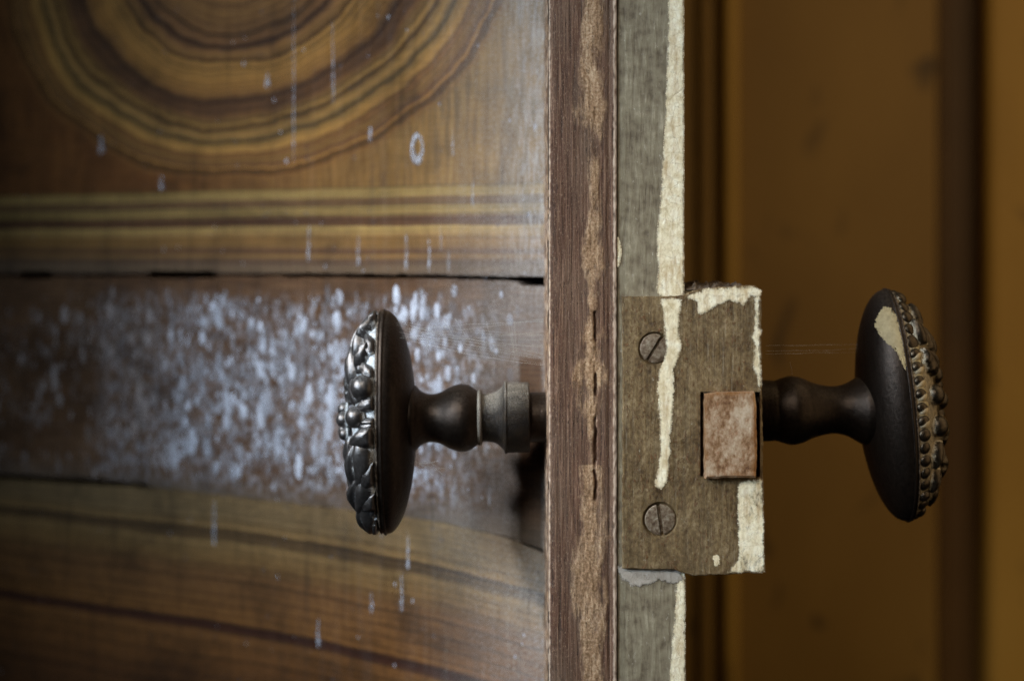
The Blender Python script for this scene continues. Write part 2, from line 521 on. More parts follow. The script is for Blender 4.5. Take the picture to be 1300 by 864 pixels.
def mat_cream(name='old_cream_paint', thin=0.0, tint=None):
    s = Nt(name)
    b = s.noise(.35, 5, .6)
    col = s.ramp(b, [(.3, (.56, .45, .27)), (.5, (.74, .64, .44)), (.72, (.85, .79, .62))])
    sp = s.rng(s.noise((1.3, 1.3, .7), 6, .8, loc=(2, 2, 7)), .56, .70)
    col = s.mix(s.mul(sp, .8), col, (.30, .19, .09))
    e = s.attr('edge')
    wn = s.noise((1.1, 1.1, .6), 6, .78, loc=(6, 1, 4))
    wl = s.noise((.20, .20, .10), 4, .6, loc=(12, 1, 4))
    s.put(s.b.inputs['Alpha'], s.rng(s.add(s.mul(e, 1.25), s.mul(s.add(wn, -.5), 2.4), s.mul(s.add(wl, -.5), 1.2+thin*2), -thin), -.05, .75))
    col = s.mix(s.mul(s.rng(s.noise((.5, .5, .10), 5, .7, loc=(1, 6, 4)), .48, .68), .7), col, (.40, .255, .115))
    col = s.mix(s.rng(e, .0, .9, .45, 0), col, (.36, .27, .16))
    ck = s.rng(s.vor((.22, .22, .30), feature='DISTANCE_TO_EDGE'), 0.0, .012, .5, 0)
    col = s.mix(s.mul(ck, s.rng(b, .45, .6)), col, (.22, .15, .08))
    if tint:
        col = s.mix(.9, col, s.ramp(b, [(.3, tuple(c*.75 for c in tint)), (.7, tint)]))
    return s.done(col, .6, 0, s.bump(s.add(s.noise(.8, 5, .7), s.mul(ck, -.4)), .35), .35)


def mat_rusty():
    s = Nt('rusty_latch_iron')
    b = s.add(s.mul(s.noise((.14, .14, .10), 3, .6, loc=(1.3, 2, 7)), .45), s.mul(s.noise((.7, .7, .45), 6, .75, loc=(5, 5, 5)), .55))
    c = s.ramp(b, [(.36, (.09, .04, .018)), (.44, (.22, .125, .065)), (.50, (.34, .235, .155)), (.57, (.44, .35, .26)), (.68, (.56, .48, .39))])
    r2 = s.rng(s.noise((1.2, 1.2, .5), 5, .75, loc=(3, 1, 1)), .57, .72)
    c = s.mix(s.mul(r2, .75), c, (.24, .085, .03))
    e = s.attr('edge')
    rim = s.rng(s.add(e, s.mul(s.add(s.noise((.35, .35, .22), 5, .75, loc=(2, 6, 2)), -.46), 3.2)), .0, .75, 1, 0)
    c = s.mix(s.mul(rim, .6), c, s.ramp(r2, [(0.0, (.26, .115, .035)), (1.0, (.07, .028, .012))]))
    c = s.mix(1.0, c, (1.22, 1.15, 1.06), 'MULTIPLY')
    return s.done(c, .45, .4, s.bump(s.add(b, s.mul(r2, .6)), .4), .45)


def mat_screw():
    s = Nt('dull_screw_steel')
    b = s.noise(.7, 6, .75)
    c = s.ramp(b, [(.34, (.05, .026, .013)), (.47, (.13, .085, .05)), (.56, (.20, .155, .105)), (.68, (.34, .29, .22))])
    return s.done(c, .5, .35, s.bump(b, .25), .5)


def mat_bronze(name, base, dusty, dark_room=False, rough=.32):
    """dark polished bronze; pale dust where the attribute says so and on upward faces"""
    s = Nt(name)
    b = s.noise(.7, 5, .65)
    f = s.noise(2.4, 4, .7, loc=(1, 2, 3))
    col = s.mix(s.rng(b, .35, .7), base, tuple(c*1.9 for c in base))
    a = s.attr('dust')
    k = s.rng(s.add(a, s.mul(s.add(f, -.5), .9), s.mul(s.add(b, -.5), .6)), .42, .80)
    up = s.mul(s.rng(s.normal_z(), .25, .95), s.rng(f, .40, .62), .28 if not dark_room else .12)
    k = s.math('MAXIMUM', k, up)
    col = s.mix(k, col, dusty)
    return s.done(col, s.rng(k, 0, 1, rough, .85), s.rng(k, 0, .5, .85, 0), s.bump(s.add(s.mul(f, .5), b), .12), .5)


def mat_collar():
    s = Nt('dust_covered_bronze')
    f = s.noise(2.8, 4, .75)
    b = s.noise(.4, 5, .65, loc=(3, 3, 1))
    up = s.rng(s.normal_z(), .22, .98)
    base = s.ramp(b, [(.35, (.008, .006, .005)), (.6, (.020, .014, .009)), (.75, (.042, .028, .015))])
    k = s.mul(up, s.rng(f, .40, .64, .15, .9), s.rng(b, .25, .6, .4, 1.0))
    k = s.math('MAXIMUM', k, s.mul(s.rng(s.attr('dust'), .4, .8), s.rng(f, .3, .55), .5))
    col = s.mix(k, base, (.50, .44, .36))
    return s.done(col, s.rng(k, 0, .6, .42, .85), s.rng(k, 0, .5, .4, 0), s.bump(f, .25), .25)


def mat_room_paint(name, c0, c1, c2):
    s = Nt(name)
    b = s.noise((.012, .012, .006), 3, .5)
    col = s.ramp(b, [(.3, c0), (.52, c1), (.72, c2)])
    st = s.rng(s.noise((.035, .035, .018), 3, .5, .6, loc=(4.3, 1, 2.2)), .63, .72)
    col = s.mix(s.mul(st, .75), col, (.03, .016, .006))
    return s.done(col, .6, 0, s.bump(s.noise(.2, 4), .2), .3)


M_THIN = mat_cream('thin_worn_cream_paint', .42)
M_EDGE, M_GREY, M_PLATE, M_CREAM, M_RUST, M_SCREW = mat_brown_edge(), mat_grey_paint(), mat_plate(), mat_cream(), mat_rusty(), mat_screw()
M_BRONZE = mat_bronze('dark_bronze', (.070, .063, .060), (.66, .69, .71), False, .33)
M_BACK = mat_bronze('brown_black_bronze', (.018, .0120, .0085), (.20, .15, .11), False, .42)
M_GROUND = mat_bronze('dusty_bronze_ground', (.10, .10, .10), (.60, .63, .65))
M_COLLAR = mat_collar()
M_BRONZE2 = mat_bronze('shaded_brown_bronze', (.030, .021, .013), (.46, .37, .24), True)  # brown metal, darkened further to stand in for this knob's shade
M_GROUND2 = mat_bronze('shaded_brown_bronze_ground', (.045, .034, .021), (.34, .265, .165), True)  # ground of the same knob, its shade likewise put into the colour
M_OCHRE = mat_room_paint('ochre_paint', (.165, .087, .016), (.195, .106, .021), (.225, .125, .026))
M_OCHRE2 = mat_room_paint('pale_ochre_paint', (.27, .15, .025), (.32, .18, .032), (.36, .21, .04))  # paler ochre for one moulding and the outer stile
M_OCHRE3 = mat_room_paint('shaded_groove_ochre', (.055, .026, .006), (.075, .036, .009), (.10, .050, .013))  # shade of the grooves, put into a darker copy of the ochre
M_CRUST = mat_simple('dark_crust', (.03, .018, .010), (.13, .085, .05), .7, .9, .5)
M_WEB = mat_simple('cobweb_silk', (.34, .32, .29), (.5, .48, .45), .5, .6)

# ------------------------------------------------------------------ the panelled door on the left
panelled = thing('panelled_door', 'brown wood-grained door face with dark cracks, spattered with white mould around the brighter knob', 'door',
                 (B0.x, B0.y, -300))
ZB = -300.0
B_EMP = Vector((B0.x, B0.y, 0))


def board(name, outline, mat, thick=20, y0=0.0, inset=.12, label=None):
    o = prism(name, outline, y0, y0-thick, mat, None, inset)
    o.parent = panelled
    o.location = (0, 0, -ZB*MM)
    o.rotation_euler = (0, 0, BROT)
    if label:
        o['label'] = label
    return o


def edge_line(pts, step, amp, seed):
    return roughen([Vector(p) for p in pts], step, amp, seed, closed=False)


U1 = 520.0
# the crack above the lock rail: the rail's top edge is true, the panel's foot above it is ragged
top_gap = [(697, 352, 362), (662, 351, 361.5), (658, 352, 356.5), (560, 349.5, 353.0), (470, 348, 352.5), (362, 347, 351.5), (352, 348.5, 350.0), (276, 347.8, 349.6), (270, 344.5, 352.5), (192, 344, 352.5), (188, 348, 350.5),
           (70, 348, 350.5), (58, 344.5, 353.5), (30, 345, 353.0), (22, 348, 350.5), (-60, 348, 351)]
up_edge, rail_edge = [], []
for px, a, b in top_gap:
    up_edge.append(uv(px, a-.5)); rail_edge.append(uv(px, b+.9))
low_gap = [(697, 700, 706), (690, 697, 702.5), (664, 688, 692.5), (658, 686.5, 688.0), (640, 680, 681.0), (560, 662, 662.4), (470, 650, 650.4), (300, 630, 630.4), (192, 617, 617.8), (184, 613, 619), (120, 607.5, 616), (40, 603, 611), (0, 601, 609), (-60, 596, 603)]
rail_low, low_edge = [], []
for px, a, b in low_gap:
    rail_low.append(uv(px, a)); low_edge.append(uv(px, b))


def fullwidth(e):
    return [(0.0, e[0][1])]+[p for p in e if p[0] > 0.01]+[(U1, e[-1][1])]


up_edge, rail_edge, rail_low, low_edge = map(fullwidth, (up_edge, rail_edge, rail_low, low_edge))
e = edge_line(up_edge, .9, .5, 1.0)
board('upper_panel', e+[Vector((U1, 300)), Vector((0, 300))], MWU)
e1, e2 = edge_line(rail_edge, .9, .55, 4.0), edge_line(rail_low, 2.0, .3, 7.0)
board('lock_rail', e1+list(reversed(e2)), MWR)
e = edge_line(low_edge, 2.0, .3, 11.0)
board('lower_panel', e+[Vector((U1, -300)), Vector((0, -300))], MWL)
board('backing', [Vector((0, -300)), Vector((U1, -300)), Vector((U1, 300)), Vector((0, 300))], M_DARK, 6, -20.5, 0)


def on_panel(o):
    o.parent = panelled
    o.location = (0, 0, -ZB*MM)
    o.rotation_euler = (0, 0, BROT)
    return o


def blob(V, Fc, u, v, a, b, h, seg=9, seed=0.0):
    """a flat raised splash at (u, v), a wide and b tall"""
    base = len(V)
    for ring, (rr, hh) in enumerate(((1.0, 0.02), (.72, .75), (.35, 1.0))):
        for k in range(seg):
            t = 2*math.pi*k/seg
            wv = 1+.35*fbm(math.cos(t)*1.2+seed, math.sin(t)*1.2, seed*.7, 2)
            V.append((u+a*rr*wv*math.cos(t), h*hh, v+b*rr*wv*math.sin(t)))
    for r_ in range(2):
        for k in range(seg):
            Fc.append((base+r_*seg+k, base+r_*seg+(k+1) % seg, base+(r_+1)*seg+(k+1) % seg, base+(r_+1)*seg+k))
    Fc.append(tuple(base+2*seg+k for k in range(seg)))


V, Fc = [], []
cnt = 0
while cnt < 2600:
    px, py = random.uniform(-20, 668), random.uniform(366, 622)
    dens = 1.0
    low = 603+(px/697)*32
    if px < 122:
        dens *= .55
    if px > 560:
        dens *= max(.06, 1-(px-560)/80)*.7
    dens *= min(1, max(0, (py-366)/34))*min(1, max(0, (low-py)/26))
    dens *= min(1.0, .45+1.4*max(0, fbm(px*.012, py*.016, 3.3, 3)+.35))
    if random.random() > dens:
        continue
    u, v = uv(px, py)
    s_ = random.choice((.3, .35, .5, .5, .7, .7, .85, 1.15, 1.6))*random.uniform(.6, 1.0)
    blob(V, Fc, u, v, 1.35*s_*random.uniform(.7, 1.2), 2.2*s_*random.uniform(.8, 1.7), .18, seed=cnt*1.37)
    cnt += 1
for k in range(420):                       # stray specks everywhere on the door
    px, py = random.uniform(0, 690)**1.0, random.uniform(0, 864)
    u, v = uv(px, py)
    blob(V, Fc, u, v, random.uniform(.15, .42), random.uniform(.2, 1.0), .1, 6, seed=k*2.1)
o = on_panel(mesh_obj('mould_spots', V, Fc, M_SPLASH))
o['kind'] = 'stuff'

drips = [(272, 634, 692, 5), (404, 784, 822, 5), (518, 678, 722, 5), (510, 728, 776, 4.5), (472, 752, 778, 5), (622, 612, 641, 4.5), (423, 28, 132, 3.2), (373, -10, 205, 2.0), (129, 172, 196, 8), (205, 222, 242, 6),
         (516, 296, 342, 4.5), (392, 286, 332, 4), (455, 300, 338, 4), (545, 310, 345, 3.5), (570, 318, 344, 3.5), (406, 596, 622, 3.5), (560, 286, 318, 2.5), (575, 160, 200, 2), (340, 92, 112, 7), (470, 160, 180, 5), (600, 225, 262, 2.5)]
for i, (px, y0, y1, wd) in enumerate(drips):
    u0, v0 = uv(px, y0); _, v1 = uv(px, y1)
    sc = abs(uv(px+wd, y0)[0]-u0)
    Lh = (v0-v1)/2; vm = (v0+v1)/2
    V, Fc = [], []
    n, seg = 14, 8
    for a in range(n+1):
        t = a/n
        wdt = sc*.5*(.35+.65*t)*math.sqrt(max(0.02, 1-(max(0, t-.82)/.185)**2))*(1+.3*fbm(t*6, i*3.1, 0, 2))*(min(1, t*8+.15))
        cx = u0+.25*sc*fbm(t*3, i*5.0, 1, 2)
        for k in range(seg):
            ang = math.pi*k/(seg-1)
            V.append((cx+wdt*math.cos(ang), .02+.3*wdt*math.sin(ang), v0-(v0-v1)*t))
    for a in range(n):
        for k in range(seg-1):
            Fc.append((a*seg+k, a*seg+k+1, (a+1)*seg+k+1, (a+1)*seg+k))
    on_panel(mesh_obj('paint_drip', V, Fc, M_DRIP))
# pale ring of a dried drop
u0, v0 = uv(530, 188)
V, Fc = [], []
for k in range(24):
    t = 2*math.pi*k/24
    for j in range(6):
        q = 2*math.pi*j/6
        rr = 1+.42*math.cos(q)*(.35+.65*abs(math.sin(t*.5+2)))
        V.append((u0+2.1*rr*math.cos(t), .02+.25*max(0, math.sin(q)), v0+4.3*rr*math.sin(t)))
for k in range(24):
    for j in range(6):
        Fc.append((k*6+j, ((k+1) % 24)*6+j, ((k+1) % 24)*6+(j+1) % 6, k*6+(j+1) % 6))
on_panel(mesh_obj('dried_drop', V, Fc, M_DRIP))

# ------------------------------------------------------------------ the edge-on door
XL, XM, XR = P(697, 0).x, P(783, 0).x, P(868.5, 0).x
ZT, ZL = 300.0, -300.0
door = thing('edge_on_door', 'old door turned edge-on, half brown and half grey, with rim lock and two oval knobs', 'door', ((XL+XR)/2, 150, ZL))

# body behind the two edge strips
box('door_body', (XL+.35, 3.2, ZL), (XR-.25, 300, ZT), M_EDGE, door, .4)

# brown strip: a dense sheet with worn arrises, ribs of grain, an earthy crust and a crack
nx = 60
nz = 760
V, Fc, dirt, pale = [], [], [], []
z0, z1 = -150.0, 105.0
for j in range(nz+1):
    z = z0+(z1-z0)*j/nz
    zpx = HY-z*F/D
    arris = .35+.9*abs(fbm(z*.25, 3.3, 0, 4))+1.2*max(0, fbm(z*.16, 9, 2, 3)-.12)
    cx = P(752, 0).x+1.2*fbm(z*.03, 1.0, 4, 2)+(-.6 if zpx > 600 else 0)
    half = 4.6+3.6*fbm(z*.045, 8.0, 2, 3)+(1.2 if zpx > 680 else 0)
    for i in range(nx+1):
        x = XL+(XM-XL)*i/nx
        dl, dr = x-XL, XM-x
        y = .16*fbm(x*2.2, z*.05, 0, 4)
        dd = 1.05-abs(x-cx)/max(.5, half)+.55*fbm(x*.3, z*.08, 5, 5)
        dd -= max(0, .75*fbm(z*.06, 4.4, 7, 4)+.12)*(0 if zpx < 130 or zpx > 590 else 1)
        dd = max(0, min(1, dd))
        y -= dd*(.12+.30*fbm(x*.8, z*.35, 2, 5))
        # crack in the middle of the crust
        crk = 0
        if 385 < zpx < 652:
            ccx = P(756, 0).x+.5*fbm(z*.2, 2, 2, 4)
            gate = max(0, min(1, (fbm(z*.11, 7.7, 3, 3)+.22)*5))
            crk = max(0, 1-abs(x-ccx)/.5)*gate
        y += crk*1.8
        dd -= crk*1.5
        y += 1.1*math.exp(-dl/arris)*.9                     # worn left arris
        y += .9*math.exp(-((dr-2.2)/.30)**2)*.35            # quirk beside the right bead
        pl = math.exp(-((dr-.6)/.55)**2)*(.75+.7*fbm(x*1.5, z*.4, 6, 4))
        pl = max(pl, math.exp(-(dl/.45)**2)*(.72+.6*fbm(x, z*.6, 2, 4)))
        y -= .35*math.exp(-((dr-.6)/.6)**2)
        V.append((x, y, z)); dirt.append(dd); pale.append(max(0, min(1, pl)))
for j in range(nz):
    for i in range(nx):
        a = j*(nx+1)+i
        Fc.append((a, a+1, a+nx+2, a+nx+1))
# return along the left face
b0 = len(V)
for j in range(nz+1):
    z = z0+(z1-z0)*j/nz
    V.append((XL, 3.4, z)); dirt.append(.2); pale.append(.5)
for j in range(nz):
    Fc.append((j*(nx+1), (j+1)*(nx+1), b0+j+1, b0+j))
o = mesh_obj('brown_edge_strip', V, Fc, M_EDGE, door, True, {'dirt': dirt, 'pale': pale})
o['label'] = 'brown wooden strip of the door edge with a crust of earth'


# left face of the door: dusty, cracked veneer
nyy, nzz = 16, 520
V, Fc, dirt, pale = [], [], [], []
for j in range(nzz+1):
    z = z0+(z1-z0)*j/nzz
    for i in range(nyy+1):
        y = 3.0+56.5*i/nyy
        V.append((XL+.12*fbm(y*.3, z*.5, 2, 4)-(.25 if fbm(y*.12, z*.08, 5, 3) > .1 else 0), y, z))
        dirt.append(max(0, min(1, .35+.9*fbm(y*.2, z*.3, 1, 4)))); pale.append(max(0, min(1, .25+.9*fbm(y*.4, z*.2, 8, 4))))
for j in range(nzz):
    for i in range(nyy):
        a = j*(nyy+1)+i
        Fc.append((a, a+1, a+nyy+2, a+nyy+1))
mesh_obj('face_veneer', V, Fc, M_EDGE, door, True, {'dirt': dirt, 'pale': pale})

# grey painted half of the edge, slightly set back
o = prism('grey_edge_strip', roughen([(XM+.05, ZL), (XM+.05, ZT), (XR, ZT), (XR, ZL)], 1.2, .12, 2.0), .5, 3.1, M_GREY, door, .35)
o['label'] = 'grey painted half of the door edge'


def px_out(pts, y=0.0):
    return [Vector((P(a, b, y).x, P(a, b, y).z)) for a, b in pts]


def film(name, pts, y_base, th, parent, mat=M_CREAM, step=.32, amp=.20, seed=1.0, inset=.12, curve=True, worn=1.1):
    c = px_out(pts, y_base)
    if curve:
        n = len(c); c2 = []
        for i in range(n):
            p0, p1, p2, p3 = c[i-1], c[i], c[(i+1) % n], c[(i+2) % n]
            k = 4 if (p2-p1).length < 16 else 1
            for j in range(k):
                t = j/k
                q = 0.5*((2*p1)+(p2-p0)*t+(2*p0-5*p1+4*p2-p3)*t*t+(3*p1-p0-3*p2+p3)*t**3)
                c2.append(p1.lerp(p2, t)*.5+q*.5)
        c = c2
    return skin(name, roughen(c, step, amp, seed), y_base-th*.6, y_base-.02, mat, parent, worn)


film('cream_paint_band', [(848, -20), (847, 60), (845, 120), (841, 200), (837, 260), (833, 300), (835, 345), (834, 373), (869.0, 373), (869, -20)], .5, .35, door, seed=3)
film('cream_paint_band', [(859, 733), (856, 780), (852, 820), (849, 885), (870.5, 885), (870.5, 730)], .5, .35, door, seed=8)
film('grey_paint_smear', [(786, 716), (862, 718), (869, 732), (858, 742), (835, 737), (812, 746), (794, 740), (786, 733)], .5, .5, door,
     mat_cream('lilac_grey_filler', .1, (.32, .275, .235)), seed=5, amp=.7)
film('cream_paint_chip', [(783.5, 300), (787, 304), (789.5, 318), (787, 336), (783, 338)], .5, .5, door, seed=6, amp=.3, worn=.2)

# ------------------------------------------------------------------ rim lock
YP = -1.4                                                  # front of the lock plate
ZT_L, ZB_L = P(0, 366).z, P(0, 729).z
lock = prism('rim_lock', roughen([(XR+.1, ZB_L+.4), (XR+.1, ZT_L-.6), (P(966, 0).x-.4, ZT_L-.4), (P(970, 0).x-.4, ZB_L+.4)], 2.0, .15, 3), 1.0, 62, M_PLATE, door, .3)
lock['label'] = 'iron rim lock with flaking cream paint'


def bool_cut(o, cutters):
    for c in cutters:
        m = o.modifiers.new('cut', 'BOOLEAN'); m.object = c; m.operation = 'DIFFERENCE'; m.solver = 'EXACT'
    dg = bpy.context.evaluated_depsgraph_get()
    me = bpy.data.meshes.new_from_object(o.evaluated_get(dg))
    o.modifiers.clear()
    old = o.data; o.data = me; me.name = old.name
    for c in cutters:
        d = c.data; bpy.data.objects.remove(c); bpy.data.meshes.remove(d)


plate_px = [(790, 377), (815, 375.5), (843, 376), (866, 375), (880, 369), (905, 365), (935, 363), (958, 362.5), (966.5, 368), (967, 450), (968.5, 560), (970.5, 690), (971.5, 726), (950, 727.5), (915, 729), (880, 731), (868, 727), (856, 723), (790, 721.5)]
plate = prism('lock_plate', roughen(px_out(plate_px, YP), .9, .28, 1.5), YP, .95, M_PLATE, None, .3)
SCR = [((831, 442), R(58), 19.0), ((838, 659), R(98), 20.0)]


def cone_cut(c, r, depth):
    V, Fc = lathe([(-1.0, r*1.04), (0.0, r), (depth, r*.62)], 40)
    return mesh_obj('cutter', [(c.x+b, YP+a, c.z+d) for a, b, d in V], Fc, M_DARK, None, False)


cuts = [cone_cut(P(*c, YP), r/4.4*1.13, 1.9) for c, a, r in SCR]
la, lb = P(889, 497, YP), P(965, 605, YP)
V8 = [(x, y, z) for x in (la.x, lb.x) for y in (-4, 3) for z in (lb.z, la.z)]
cuts.append(mesh_obj('cutter', V8, [(0, 1, 3, 2), (4, 6, 7, 5), (0, 4, 5, 1), (2, 3, 7, 6), (0, 2, 6, 4), (1, 5, 7, 3)], M_DARK, None, False))
bool_cut(plate, cuts)
plate.parent = lock
box('bolt_recess', (la.x-.5, .96, lb.z-.5), (lb.x+.5, 1.05, la.z+.5), M_DARK, lock)  # thin near-black sheet; the opening's shade is put into its colour

# latch bolt: slightly uneven iron block, rounded right edge
bolt = prism('latch_bolt', roughen(px_out([(893.5, 498.5), (925, 496.5), (956, 496), (958.5, 520), (959, 580), (957.5, 604.5), (925, 604), (894, 606)], YP), .8, .22, 4.4), YP-3.4, .9, M_RUST, lock, .8)
skin('rust_skin', roughen(px_out([(894.5, 499.5), (925, 497.5), (955, 497), (957.5, 520), (958, 580), (956.5, 603.5), (925, 603), (895, 605)], YP-3.4), .6, .1, 2), YP-3.44, YP-3.40, M_RUST, lock, 1.9)
# slotted screws
for (c, ang, rpx) in SCR:
    cc = P(*c, YP); r = rpx/4.4
    V, Fc = [], []
    for side in (1, -1):
        seg = []
        gap = .5
        a0 = math.asin(gap/r)
        for k in range(21):
            t = a0+(math.pi-2*a0)*k/20
            seg.append((r*math.cos(t), side*r*math.sin(t)))
        n = len(seg); b = len(V)
        for (hh, sc) in ((1.3, .8), (.05, .97), (-.08, .90), (-.22, .6)):
            for (a, q) in seg:
                qq = side*max(gap, abs(q)*sc)
                V.append((a*sc, hh, qq))
        for rr in range(3):
            for k in range(n):
                m = (k+1) % n
                Fc.append((b+rr*n+k, b+rr*n+m, b+(rr+1)*n+m, b+(rr+1)*n+k))
        Fc.append(tuple(b+3*n+k for k in range(n)))
    b = len(V)
    for k in range(24):
        V.append((r*.85*math.cos(k*math.pi/12), .75, r*.85*math.sin(k*math.pi/12)))
    Fc.append(tuple(range(b, b+24)))
    ca, sa = math.cos(ang), math.sin(ang)
    V = [(cc.x+x*ca-z*sa, YP+y, cc.z+x*sa+z*ca) for x, y, z in V]
    o = mesh_obj('screw', V, Fc, M_SCREW, None, True)
    o.parent = lock
    o.data.polygons.foreach_set('use_smooth', [False]*len(o.data.polygons))

# cream paint left on the lock
film('paint_run', [(838, 379), (866, 379), (864, 398), (862, 420), (866, 436), (861, 456), (855, 470), (857, 492), (854, 530), (852, 566), (850, 590), (847, 612), (840, 620), (832, 617), (831, 608), (836, 590), (838, 560), (835, 520), (834, 486), (836, 470), (845, 450), (843, 420), (841, 395)], YP, .55, lock, seed=2.2, inset=.5, amp=.35)
film('paint_flake', [(872, 377), (892, 367), (925, 364.5), (956, 363.5), (966, 368), (966, 376), (952, 377), (945, 388), (934, 386), (925, 380), (905, 391), (890, 401), (884, 396), (886, 385)], YP, .4, lock, seed=4.2, amp=.5)
film('paint_flake', [(956, 378), (966.5, 376), (967, 430), (967.8, 470), (968, 494), (960, 494), (958, 470), (953, 462), (956, 440), (951, 425), (955, 400)], YP, .35, lock, M_THIN, seed=9.2, amp=.6)
film('paint_flake', [(937, 614), (969, 606), (970.5, 680), (971, 726), (948, 726.5), (921, 728), (936, 708), (937, 680), (935, 650)], YP, .35, lock, M_THIN, seed=12.2, amp=.4, worn=.7)
film('paint_flake', [(905, 706), (912, 704), (914, 716), (907, 719)], YP, .25, lock, seed=15, amp=.4, worn=.3)
# crust of rust and paint on the top of the lock case
V, Fc = [], []
n1, n2 = 44, 16
x0, x1 = P(871, 0).x, P(966, 0).x-.5
for j in range(n2+1):
    for i in range(n1+1):
        x = x0+(x1-x0)*i/n1; y = .2+44*j/n2
        h = max(-.2, 1.1+1.6*fbm(x*.28, y*.2, 3, 4)+1.1*fbm(x*1.1, y*.6, 1, 3))*min(1, (x1-x)/5)*min(1, (x-x0+.8)/2)
        if j in (0, n2):
            h = min(h, .1)
        V.append((x, y, ZT_L-.5+h))
for j in range(n2):
    for i in range(n1):
        a = j*(n1+1)+i
        Fc.append((a, a+1, a+n1+2, a+n1+1))
o = mesh_obj('rust_crust', V, Fc, M_CRUST, None); o.parent = lock


# ------------------------------------------------------------------ the knobs
def ellips(V, Fc, A, B, H, sign, x_off, nr=22, nt=72, pw=.5):
    """half ellipsoid shell (x = height), rim in the y-z plane at x_off"""
    b = len(V)
    for i in range(nr+1):
        q = math.sin(math.pi/2*i/nr)
        h = H*max(0.0, 1-q*q)**pw
        for k in range(nt):
            t = 2*math.pi*k/nt
            V.append((x_off+sign*h, A*q*math.cos(t), B*q*math.sin(t)))
    for i in range(nr):
        for k in range(nt):
            Fc.append((b+i*nt+k, b+i*nt+(k+1) % nt, b+(i+1)*nt+(k+1) % nt, b+(i+1)*nt+k))


def ornament(kind, L, W, H, seed=0.0, ridges=0):
    """local shape: length along x, width along y, height along z; returns verts, faces, dust"""
    V, Fc, du = [], [], []
    if kind == 'berry':
        nr, nt = 11, 20
        for i in range(nr+1):
            ph = math.pi*.62*i/nr
            for k in range(nt):
                t = 2*math.pi*k/nt
                V.append((L*math.sin(ph)*math.cos(t), W*math.sin(ph)*math.sin(t), H*math.cos(ph)+H*.25))
                du.append(max(0, (i/nr-.62)*2.4))
        for i in range(nr):
            for k in range(nt):
                Fc.append((i*nt+k, i*nt+(k+1) % nt, (i+1)*nt+(k+1) % nt, (i+1)*nt+k))
        return V, Fc, du
    nu, nv = 18, 18
    for i in range(nu+1):
        u = i/nu
        wd = W*(max(0.0, math.sin(math.pi*min(1, u**.72)))**.75)+.02
        if kind == 'lobed':
            wd *= 1+.14*math.sin(u*19+seed)
        for k in range(nv+1):
            v = -1+2*k/nv
            z = H*math.sqrt(max(0, 1-v*v*.98))*max(0.0, math.sin(math.pi*(.10+.88*u)))**.6
            cre = math.exp(-(v/.13)**2)*(.30 if kind != 'petal' else .0)*H*math.sin(math.pi*u)
            rdg = 0
            if ridges:
                rdg = .16*H*math.cos(v*math.pi*ridges+u*3)*math.sin(math.pi*u)
            z += rdg-cre+.10*H*fbm(u*3+seed, v*2, seed, 3)
            z += .22*H*u*u                                   # tip lifts
            edge = abs(v)**(5 if kind != 'petal' else 6)
            V.append((L*(u-.45), wd*v, z-edge*H*.8))
            du.append(min(1, max(0, edge*1.1+math.exp(-(v/.08)**2)*(.5 if kind != 'petal' else 0)*math.sin(math.pi*u)+(.6 if u < .06 else 0)+(.30 if ridges and -.75 < v < -.35 else 0)*math.sin(math.pi*u))))
    for i in range(nu):
        for k in range(nv):
            a = i*(nv+1)+k
            Fc.append((a, a+1, a+nv+2, a+nv+1))
    return V, Fc, du


def place_ornament(name, knob, kind, y, z, A, B, H, x_off, ang, L, W, Hh, mat, seed=0.0, ridges=0, sink=.3, tilt=0.0):
    q = min(.985, (y/A)**2+(z/B)**2)
    h = H*math.sqrt(1-q)
    nrm = Vector((h/(H*H)+1e-4, y/(A*A), z/(B*B))).normalized()
    up = Vector((0, 0, 1))
    t = (up-nrm*up.dot(nrm))
    t = t.normalized() if t.length > .05 else Vector((0, 1, 0))
    s = nrm.cross(t)
    tx = t*math.cos(ang)+s*math.sin(ang)
    ty = nrm.cross(tx)
    V, Fc, du = ornament(kind, L, W, Hh, seed, ridges)
    c = Vector((x_off+h, y, z))-nrm*sink
    V = [c+tx*a+ty*b+nrm*d for a, b, d in V]
    for p in V:
        e = math.sqrt((p.y/A)**2+(p.z/B)**2)
        lim = .965+.20*min(1, max(0, (p.x-x_off-.2)/1.6))
        if e > lim:
            p.y *= lim/e; p.z *= lim/e
        p.x = max(p.x, x_off+.25)
    o = mesh_obj(name, V, Fc, mat, None, True, {'dust': du})
    o.parent = knob
    return o


